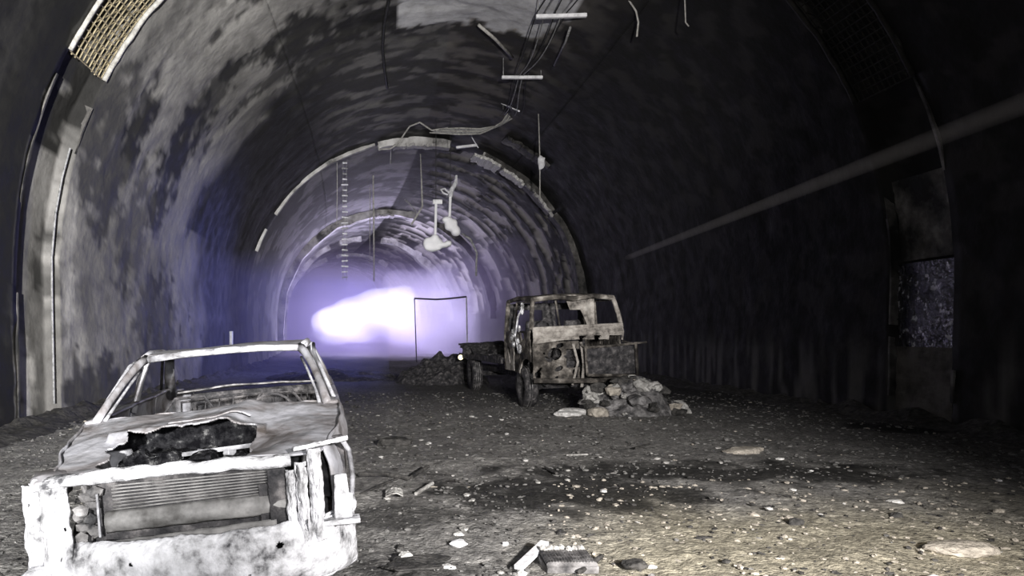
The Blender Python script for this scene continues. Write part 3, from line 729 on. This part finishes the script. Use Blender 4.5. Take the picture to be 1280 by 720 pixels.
for i in range(120):
    Yq = 4.4*(3.2**rnd.random()); x = rnd.uniform(-.25, 7.0 if Yq < 9 else 4.5)
    if x > (1275-VX)*Yq/F: continue
    s = rnd.uniform(.018, .050)*(1+.06*Yq)
    tanny = x-0.2*(Yq-4.5) > 1.3 and Yq < 8
    single(MB().rock((x, Yq, floor_z(x, Yq)+s*.15), (s*1.4, s, s*.55), 1, .4, i, rnd.uniform(0, 3)), 'small_stone', [M_stone, M_grav, M_dark, M_stone, M_pale][i % 5] if not tanny else [M_tan, M_tan, M_pale, M_dark][i % 4],
           'small loose stone scattered on the road', 'stone', 'small stones scattered on the road')
gr = MB()
bms = bmesh.new(); bmesh.ops.create_icosphere(bms, subdivisions=1, radius=.5); bv = [v.co.copy() for v in bms.verts]; bf = [tuple(v.index for v in f_.verts) for f_ in bms.faces]; bms.free()
def gravel(mb, x, y, z, s, rr):
    n = len(mb.v); a = rr.uniform(0, PI); ca, sa = math.cos(a), math.sin(a); sx, sy, sz = s*rr.uniform(.8, 1.7), s*rr.uniform(.6, 1), s*rr.uniform(.35, .7)
    for c in bv:
        k = rr.uniform(.8, 1.2); X, Y_ = c.x*sx*k, c.y*sy*k
        mb.v.append((x+X*ca-Y_*sa, y+X*sa+Y_*ca, z+c.z*sz*k))
    mb.f.extend(tuple(n+i for i in q) for q in bf)
for nm, m, cnt, seed in (('gravel', M_grav, 10000, 1), ('pale_gravel', M_stone, 350, 2), ('dark_gravel', M_dark, 5000, 3), ('tan_gravel', M_tan, 6000, 4)):
    g_ = MB(); rr = random.Random(seed)
    for i in range(cnt):
        Yq = 4.0*(4.8**rr.random()); x = rr.uniform(-5.5, 8.6)
        px = VX+x*F/Yq
        if px < -30 or px > 1310: continue
        tz = x-0.2*(Yq-4.5) > 1.0 and Yq < 7.8
        if (nm == 'tan_gravel') != tz and nm in ('tan_gravel', 'gravel') and rr.random() > .04: continue
        if nm == 'pale_gravel' and x > 3 and Yq > 7 and rr.random() > .3: continue
        gravel(g_, x, Yq, floor_z(x, Yq)+.002, (.010+.030*rr.random()**2)*(1+.06*Yq)*(1.0 if nm != 'pale_gravel' else .75), rr)
    o = g_.build(nm, m); tag(o, {'gravel': 'grey crushed gravel strewn over the whole road', 'pale_gravel': 'bright pale chips strewn over the road', 'dark_gravel': 'black charred crumbs strewn over the road', 'tan_gravel': 'tan crushed gravel on the right foreground'}[nm], 'gravel', None, 'stuff')

# foreground: pale plank, corrugated block, sticks
pA = P(648, 708, 4.75); pB = P(681, 676, 5.15)
pl = MB(); mid = (pA+pB)/2; dv = pB-pA
pl.box((mid.x, mid.y, .05), (.060, dv.length, .030), (0.10, 0, math.atan2(-(dv.x), dv.y)))
single(pl, 'plank', M_white, 'short white plank lying slanted in the centre foreground', 'plank')
blk = MB(); bx0 = P(709, 700, 4.85)
def corr(u, t): return (bx0.x-.155+.31*u, 4.72+.24*t, .055+.010*math.cos(u*2*PI*16)*(1-.4*t)+.012*t)
blk.grid(corr, 160, 8).build
CB = empty('corrugated_block', (bx0.x, 4.84, 0)); tag(CB, 'grey corrugated block of melted scrap right of the white plank', 'scrap')
def rel(mb, c=CB): 
    mb.v = [(a-c.location.x, b-c.location.y, d-c.location.z) for a, b, d in mb.v]; return mb
rel(blk).build('corrugated_sheet', M_charmid, CB, False, .02)
rel(MB().box((bx0.x, 4.86, .022), (.33, .30, .045), (0, 0, .02), jit=.003)).build('block_base', M_charmid, CB)
tops = MB()
for i in range(7): tops.rock((bx0.x-.13+.042*i, 4.98+random.uniform(-.02, .02), .075), (.05, .05, .06), 2, .5, 300+i)
rel(tops).build('melted_lumps', M_stone, CB)
def stick(name, pts, r, m, label, cat='stick'):
    return single(MB().tube(pts, r, 6), name, m, label, cat)
def G(px, py, h=.03):                    # ground point under that pixel
    Y = F*(EYE-h)/(py-VY); return P(px, py, Y)
stick('burnt_rod', [G(450, 618), G(485, 603), G(500, 597)], .012, M_dark, 'thin black rod lying beside the car fender', 'rod')
stick('burnt_rod', [G(448, 593), G(480, 592, .05), G(512, 598)], .022, M_dark, 'thick black charred pipe just right of the car, nearest its door', 'pipe')
stick('burnt_rod', [G(515, 596), G(535, 583, .06)], .020, M_dark, 'short black stub crossing the end of the charred pipe', 'pipe')
stick('plank', [G(520, 617), G(541, 604, .05)], .018, M_stone, 'narrow grey splinter of wood pointing up the road', 'splinter')
stick('burnt_rod', [G(545, 603), G(560, 599), G(576, 602)], .014, M_dark, 'black crooked twig beyond the grey splinter', 'twig')
stick('burnt_rod', [G(682, 585), G(696, 592)], .016, M_dark, 'short black stick alone in the middle of the road', 'stick')
stick('burnt_rod', [G(795, 560), G(812, 555)], .014, M_dark, 'thin black stick on the road in front of the rubble heap', 'stick')
stick('burnt_rod', [G(725, 715), G(752, 695)], .016, M_dark, 'black stick against the right side of the corrugated block', 'stick')
stick('metal_rod', [G(708, 569), G(735, 568)], .010, M_stone, 'thin pale strip lying flat in mid road', 'strip')
single(MB().grid(lambda u, t: (G(482+22*u, 622).x, G(482, 622).y+.25*t, .04+.03*math.sin(3*u)+.02*fr((u*3, t*3, 1), 1, 3)), 10, 8), 'sheet_scrap', M_stone, 'bent grey sheet scrap right of the car fender', 'scrap', solid=.01)
single(MB().rock((.22, 4.80, .02), (.42, .30, .07), 4, .9, 3, .4), 'sheet_scrap', M_dark, 'crumpled black scrap beside the car bumper at bottom', 'scrap')

# ------------------------------------------------------------------ lath panels of the near groove
def lath(a0, a1, m, mf, label):
    T = empty('lath_panel', tp(a0, 12.83, R+.02)); tag(T, label, 'mesh panel')
    off = T.location
    def q(a, yy, r=R+.03): return tp(a, yy, r)-off
    mb = MB(); n = int(abs(a1-a0)/1.15); Y0, Y1 = 12.14, 13.52
    sp = (a1-a0)/n
    for k in range(n+1):
        mb.tube([q(a0+sp*k, Y0+(Y1-Y0)*j/3) for j in range(4)], .014, 4, False)
    for k in range(11):
        yy = Y0+(Y1-Y0)*k/10
        mb.tube([q(a0+(a1-a0)*j/30+.25*math.sin(j*2+k), yy, R+.045) for j in range(31)], .014, 4, False)
    for k in range(-8, n, 2):
        aa = a0+sp*k; bb = aa+sp*10
        pts = [(aa+(bb-aa)*j/6, Y0+(Y1-Y0)*j/6) for j in range(7)]
        pts = [p_ for p_ in pts if min(a0, a1) <= p_[0] <= max(a0, a1)]
        if len(pts) > 1: mb.tube([q(p_[0], p_[1], R+.06) for p_ in pts], .011, 4, False)
    mb.build('mesh', m, T)
    for yy in (12.08, 13.56):
        MB().tube([q(a0+(a1-a0)*j/30, yy, R-.01+.02*noise.noise(Vector((j*.8, yy, 0)))) for j in range(31)], .05, 6).build('edge_bar', mf, T, True)
M_bar = mat('pale_steel_bar', [(0.35, (0.25, 0.24, 0.22)), (0.6, (0.50, 0.49, 0.46))], 9, 0.6, 0.3)
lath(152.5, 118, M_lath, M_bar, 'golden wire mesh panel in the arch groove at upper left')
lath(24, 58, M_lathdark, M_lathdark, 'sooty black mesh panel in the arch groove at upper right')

# ------------------------------------------------------------------ cables and fittings under the crown
def ceil_z(x, yy):
    dx = x-cx(yy); return ZC+math.sqrt(max(0.1, R*R-dx*dx))
def bar(Y, x0, x1, z, label, tilt=0.0, m=M_white, brk=None):
    T = empty('cable_tray_bar', ((x0+x1)/2, Y, z)); tag(T, label, 'bar')
    L_ = (x1-x0)
    if brk: 
        MB().tube([(-L_/2, 0, .25), (-.05, 0, -.05)], .045, 6).build('bar', m, T); MB().tube([(L_*.22, 0, 0.0), (L_/2, 0, .22)], .045, 6).build('bar', m, T)
    else:
        MB().box((0, 0, 0), (L_, .10, .09), (0, tilt, 0)).build('bar', m, T)
    for s in (-1, 1):
        x = s*L_*.46; cz = ceil_z(x+(x0+x1)/2, Y)-z+.05
        MB().tube([(x, 0, .0), (x, 0, cz)], .012, 6).build('hanger', M_wire, T)
bar(18.4, 3.68, 4.92, 9.29, 'long white cable bar under the crown, nearest of the cable bars', -.03)
bar(22.8, 3.52, 4.76, 9.29, 'white cable bar under the crown, farther behind the nearest one', .0)
bar(26.6, 4.1, 5.5, 9.45, 'broken white cable bar hanging in two bits above the cable bend', 0, M_white, True)
def cable(pts, r, m, label, cat='cable', group=None, name='cable'):
    return single(MB().tube(pts, r, 6), name, m, label, cat, group, True)
for k, (x, sag) in enumerate(((3.80, .30), (3.95, .45), (4.10, .30), (4.22, .55), (4.36, .35))):
    pts = []
    for j in range(25):
        t = j/24; Y = 15.5+11.2*t; s_ = ((Y-18.4)/4.4) % 1.0
        pts.append((x+.10*math.sin(Y*.6+k)+(.35*smooth(22, 26.7, Y)), Y, 9.37-sag*.5*math.sin(PI*s_)))
    cable(pts, .016, M_wire if k % 2 else M_wireblk, 'long thin cable drooping between the white cable bars', 'cable', 'cables over the cable bars')
cable([P(713, 34, 18.4), P(707, 52, 19.4), P(693, 82, 21)], .030, M_wire, 'single loose rod hanging right of the cable bundle', 'rod', None, 'loose_rod')
cable([P(598, 31, 20.5), P(618, 48, 21), P(641, 72, 22)], .045, M_bar, 'slanted metal rod below the bare white crown patch', 'rod', None, 'loose_rod')
for k in range(5):
    o_ = k*.12
    pts = [P(646-k*2.2, 122, 27), P(646-k*2.5, 136+k, 27.4), P(640-k*3, 148+k, 27.8), P(625-k*3, 157+k*1.2, 28.2), P(600, 161+k*1.6, 28.6), P(575, 160+k*2, 28.8), P(553-k*4, 161+k*1.2, 29)]
    cable(pts, .028, M_wire if k % 2 else M_bar, 'pale cable in the sagging bundle that bends left below the crown', 'cable', 'cables of the sagging bundle')
cable([P(560, 160, 29), P(540, 163, 29.3), P(525, 153, 29.6), P(512, 158, 30), P(497, 180, 30.6), P(488, 186, 31), P(474, 187, 31)], .035, M_bar, 'kinked pale cable end running left from the bundle', 'cable')
single(MB().box(P(583, 183, 31), (.85, .12, .10), (0, -.12, 0)).tube([P(598, 185, 31), P(590, 172, 31), P(588, 160, 31)], .02), 'broken_bracket', M_white, 'short white bracket hanging left below the cable bundle', 'bracket')
def wire(px, y0, y1, Y, r, m, label, sway=0.0, cat='wire'):
    a = P(px, y0, Y); b = P(px+sway, y1, Y)
    a.z = max(a.z, ceil_z(a.x, Y)-0.02) if y0 < 260 else a.z
    return cable([a, (a+b)/2+Vector((.02, 0, 0)), b], r, m, label, cat, None, 'hanging_wire')
wire(673, 140, 250, 26, .022, M_bar, 'long pale wire hanging right of the cable bundle', 2)
single(MB().rock(P(677, 203, 25.9), (.25, .2, .45), 2, .4, 4), 'wire_fitting', M_white, 'white melted fitting on the long pale wire', 'fitting')
wire(421, 185, 280, 33.6, .018, M_bar, 'thin wire hanging left of the ladder like chain')
wire(466, 190, 352, 40, .045, M_bar, 'long straight rod hanging down into the smoke', 1.5, 'rod')
wire(462, 195, 330, 43, .020, M_bar, 'thin wire hanging just left of the long straight rod', 0)
wire(488, 180, 205, 33.5, .02, M_wire, 'short wire hanging from the crown above the smoke', 0)
# ladder-like chain
a = P(431, 175, 34.2); a.z = ceil_z(a.x, 34.2)-.02
LD = empty('hanging_chain', tuple(a)); tag(LD, 'ladder like chain of short links hanging left of the crown', 'chain')
zb = P(431, 350, 34.2).z-a.z
MB().tube([(-.08, 0, 0), (-.08, 0, zb)], .010, 5).tube([(.08, 0, 0), (.08, 0, zb)], .010, 5).build('chain_wire', M_wire, LD)
rn = random.Random(3)
for k in range(22):
    z = zb*(k+.5)/22
    MB().box((0, 0, z), (.26*rn.uniform(.7, 1.3), .06, .055), (0, rn.uniform(-.1, .1), 0)).build('link', M_wirelt if rn.random() > .35 else M_wire, LD)
# melted lamps on rods
def hlamp(px, py0, py1, Y, label, pts, flip=1):
    q_ = 30.0/Y; Y = 30.0; top = P(px, py0, Y); T = empty('hanging_lamp', tuple(top)); tag(T, label, 'lamp')
    bot = P(px-1, py1, Y)-top; cz = ceil_z(top.x, Y)-top.z
    MB().tube([(0, 0, 0), tuple(bot)], .055, 8).build('rod', M_lampw, T)
    MB().tube([(0, 0, 0), (0, 0, cz)], .014, 5).build('wire', M_wireblk, T)
    hd = MB()
    for (x, z, dx, dz, sd) in pts: hd.rock((bot.x+x*q_, 0, bot.z+z*q_), (dx*q_*1.05, .4, dz*q_*1.05), 3, .12, sd)
    ho = hd.build('lamp_head', M_lampw, T, True); rm_ = ho.modifiers.new('melt', 'REMESH'); rm_.mode = 'VOXEL'; rm_.voxel_size = .035; rm_.use_smooth_shade = True
    sm_ = ho.modifiers.new('soften', 'SMOOTH'); sm_.iterations = 6; sm_.factor = .6
    return T
l1 = hlamp(545, 254, 298, 38, 'white melted lamp with pear shaped head, lower of the hanging pair', [(-.12, -.30, 1.0, .72, 2), (.0, -.05, .42, .5, 3), (.36, -.34, .6, .28, 4), (.66, -.26, .34, .3, 5)])
MB().box((.06, 0, .05), (.38, .16, .18)).build('bracket', M_white, l1)
l2 = hlamp(563, 246, 272, 39, 'white melted lamp with slanted head, upper of the hanging pair', [(-.14, -.12, .5, .35, 7), (.08, -.38, .66, .6, 8), (.32, -.70, .50, .5, 9)])
MB().tube([(0, 0, 0), (.04, 0, .26), (.22, 0, .56), (.24, 0, .86)], [.08, .10, .08, .04], 8).tube([(0, 0, .12), (-.23, 0, .32), (-.38, 0, .29), (-.29, 0, .15), (-.1, 0, .08)], .04, 6).build('bracket', M_wirelt, l2)
cable([P(577, 292, 30), P(588, 299, 30), P(596, 316, 30), P(595, 345, 30)], .045, M_wire, 'thin curved wire dangling from the slanted lamp', 'wire', None, 'hanging_wire')
cable([P(514, 281, 36), P(522, 268, 36), P(528, 258, 36), P(524, 150, 36)], [.05, .05, .05, .012], M_bar, 'small slanted rod hanging left of the lamps', 'rod', None, 'loose_rod')
cable([P(506, 249, 36), P(521, 265, 36)], .03, M_wire, 'thin rod crossing the small slanted rod', 'rod', None, 'loose_rod')
# hooks right of crown, black seam wire left of crown
cable([P(770, -12, 17), P(786, 0, 17), P(795, 14, 17), P(798, 28, 17), P(796, 46, 17)], .022, M_bar, 'thin curved wire hook hanging at the top, right of the cable bars', 'wire', None, 'hanging_wire')
cable([P(857, -40, 15), P(856, 0, 15), P(857, 28, 15), P(861, 33, 15)], .014, M_bar, 'thin straight wire with a hook at the top right', 'wire', None, 'hanging_wire')
def cw(px, py):                           # point on the crown under that pixel
    for i in range(400):
        Y = 12+i*.06; p = P(px, py, Y)
        if p.z >= ceil_z(p.x, Y)-.06: return p
    return p
cable([cw(489, -40), cw(486, 0), cw(480, 30), cw(478, 60), cw(481, 90), cw(484, 110)], .045, M_wireblk, 'thick black cable lying along the crown at the top', 'cable')
# thin frame standing in the smoke
FR = empty('sign_frame', (P(550, 432, 41).x, 41, 0)); tag(FR, 'thin dark rectangular frame standing in front of the glowing smoke', 'frame')
ox = FR.location.x
tl = P(518, 373, 41); tr_ = P(583, 371, 41); 
MB().tube([(tl.x-ox, 0, tl.z), (tl.x-ox+1.2, 0, tl.z-.06), (tr_.x-ox-1.0, 0, tr_.z-.10), (tr_.x-ox, 0, tr_.z)], .055, 6).build('top_rail', M_wireblk, FR)
MB().tube([(tl.x-ox, 0, tl.z), (tl.x-ox+.12, 0, 0.0)], .035, 6).build('post', M_wireblk, FR)
MB().tube([(tr_.x-ox, 0, tr_.z), (tr_.x-ox+.06, 0, 0.0)], .04, 6).build('post', M_wirelt, FR)
# small marker post far left behind the car roof
single(MB().tube([P(289, 437, 28.2), P(289, 414, 28.2)], .07, 8), 'wall_marker', M_white, 'small upright white marker on the dark left wall above the car roof', 'marker')
# fittings and holes on left wall
single(MB().tube([tp(a_, 13.3, R-.02) for a_ in (198, 190, 184, 178, 172, 167, 163)], .018, 6), 'wall_pipe', M_wire, 'thin pale pipe running up the left wall groove', 'pipe')

# ------------------------------------------------------------------ smoke
def vol(name, dens, col, nscale=0.25, lo=0.35, hi=0.65, aniso=0.2, nz_on=True):
    m = bpy.data.materials.new(name); m.use_nodes = True; nt = m.node_tree; N = nt.nodes; L = nt.links
    N.remove(N['Principled BSDF'])
    vs = N.new('ShaderNodeVolumePrincipled'); vs.inputs['Color'].default_value = (*col, 1); vs.inputs['Anisotropy'].default_value = aniso
    vs.inputs['Density'].default_value = dens
    if nz_on:
        tc = N.new('ShaderNodeTexCoord'); nz = N.new('ShaderNodeTexNoise'); nz.inputs['Scale'].default_value = nscale; nz.inputs['Detail'].default_value = 4
        mr = N.new('ShaderNodeMapRange'); mr.inputs[1].default_value = lo; mr.inputs[2].default_value = hi; mr.inputs[3].default_value = 0.0; mr.inputs[4].default_value = dens
        L.new(tc.outputs['Object'], nz.inputs['Vector']); L.new(nz.outputs['Fac'], mr.inputs[0]); L.new(mr.outputs[0], vs.inputs['Density'])
    L.new(vs.outputs[0], N['Material Output'].inputs['Volume'])
    return m
def puff(name, blobs, m, label):
    # one closed surface from overlapping lobes
    bm = bmesh.new()
    for (c, d) in blobs:
        r = bmesh.ops.create_icosphere(bm, subdivisions=3, radius=1.0)
        for v in r['verts']:
            k = 1+.16*noise.noise(v.co*1.7+Vector(c))
            v.co = Vector((c[0]+v.co.x*d[0]*k, c[1]+v.co.y*d[1]*k, c[2]+v.co.z*d[2]*k))
    me = bpy.data.meshes.new(name); bm.to_mesh(me); bm.free(); me.materials.append(m)
    o = bpy.data.objects.new(name, me); COL.objects.link(o)
    rm = o.modifiers.new('union', 'REMESH'); rm.mode = 'VOXEL'; rm.voxel_size = 0.30
    return tag(o, label, 'smoke', None, 'stuff')
puff('smoke_cloud', [((-3.0, 51, .8), (3.2, 3.5, 1.5)), ((0, 51, .9), (3.4, 3.5, 1.7)), ((2.6, 51, 1.0), (2.6, 3, 1.9)), ((-.5, 45, .3), (3, 4, .8)), ((4.2, 52, 2.6), (2, 2, 2)), ((2.6, 52, 4.2), (1.4, 1.2, 1.0))], vol('smoke_violet', 0.16, (0.74, 0.64, 0.95), 0.4, 0.25, 0.65), 'low violet bank of smoke creeping over the road in front of the glow')
V1 = vol('smoke_core', 0.55, (0.97, 0.96, 1.0), 0.5, 0.30, 0.6)
V2 = vol('smoke_haze', 0.080, (0.72, 0.64, 0.95), 0.22, 0.30, 0.70)
puff('smoke_cloud', [((-4.0, 58.5, 2.2), (1.9, 2.0, 1.6)), ((-2.2, 58.3, 2.7), (2.2, 2.2, 1.9)), ((-.4, 58, 3.3), (2.3, 2.2, 1.9)), ((1.3, 58, 3.7), (1.3, 2.0, 1.7)), ((.6, 58, 2.3), (1.5, 1.8, 1.2)), ((1.2, 58, 1.2), (.45, .8, .9)), ((-1.2, 58, 4.1), (.5, .8, .6)), ((-2.6, 58, 3.9), (.5, .8, .5)), ((.3, 58, 4.6), (.6, .8, .6))],
     V1, 'dazzling white lit cloud of smoke deep in the tunnel')
puff('smoke_cloud', [((3.6, 58, 2.6), (3.4, 2.2, 2.9)), ((6.1, 58, 2.8), (2.2, 2.0, 2.8)), ((3.5, 58.5, 5.2), (2.2, 1.6, 1.5)), ((1.2, 59, 5.6), (1.6, 1.4, 1.0)), ((2.6, 57.5, .8), (2.6, 1.6, 1.5)), ((5.0, 57.5, 1.0), (2.8, 1.6, 1.6)), ((4.6, 58, 6.4), (1.2, 1.0, .7))],
     vol('smoke_pale', 0.30, (0.88, 0.85, 1.0), 0.4, 0.22, 0.58), 'pale lilac billow of smoke right of the dazzling cloud')
hzb = MB(); HY = [37+46*i/12 for i in range(13)]; HA = [201-222*j/24 for j in range(25)]
for yy in HY:
    for a in HA:
        p = tp(a, yy, R-.45); p.z = max(.15, min(p.z, 6.4)); hzb.v.append(tuple(p))
for i in range(12):
    for j in range(25):
        q0 = i*25+j; q1 = i*25+(j+1) % 25; hzb.f.append((q0, q1, q1+25, q0+25))
hzb.f.append(tuple(range(24, -1, -1))); hzb.f.append(tuple(300+k for k in range(25)))
hz = hzb.build('haze', V2); tag(hz, 'thin violet haze filling the far tunnel', 'haze', None, 'stuff')
hz2 = MB().box((-2.7, 25.5, 1.9), (5.6, 13, 3.6)).build('haze', vol('blue_glow', 0.02, (0.5, 0.5, 1.0), nz_on=False)); tag(hz2, 'thin deep blue glow volume added behind the pale car', 'haze', None, 'stuff')  # volume added to carry the blue glow, lit by the added blue lamp
bd = (B1-B0)
bo = MB().tube([B0+bd*.02, B0+bd*.5, B0+bd*.995], [.075, .085, .10], 16).build('light_beam_haze', vol('beam_haze', 0.10, (0.95, 0.9, 0.9), nz_on=False, aniso=0.0))
tag(bo, 'faint straight torch beam lit in the smoke across the dark right wall', 'light beam', None, 'stuff')
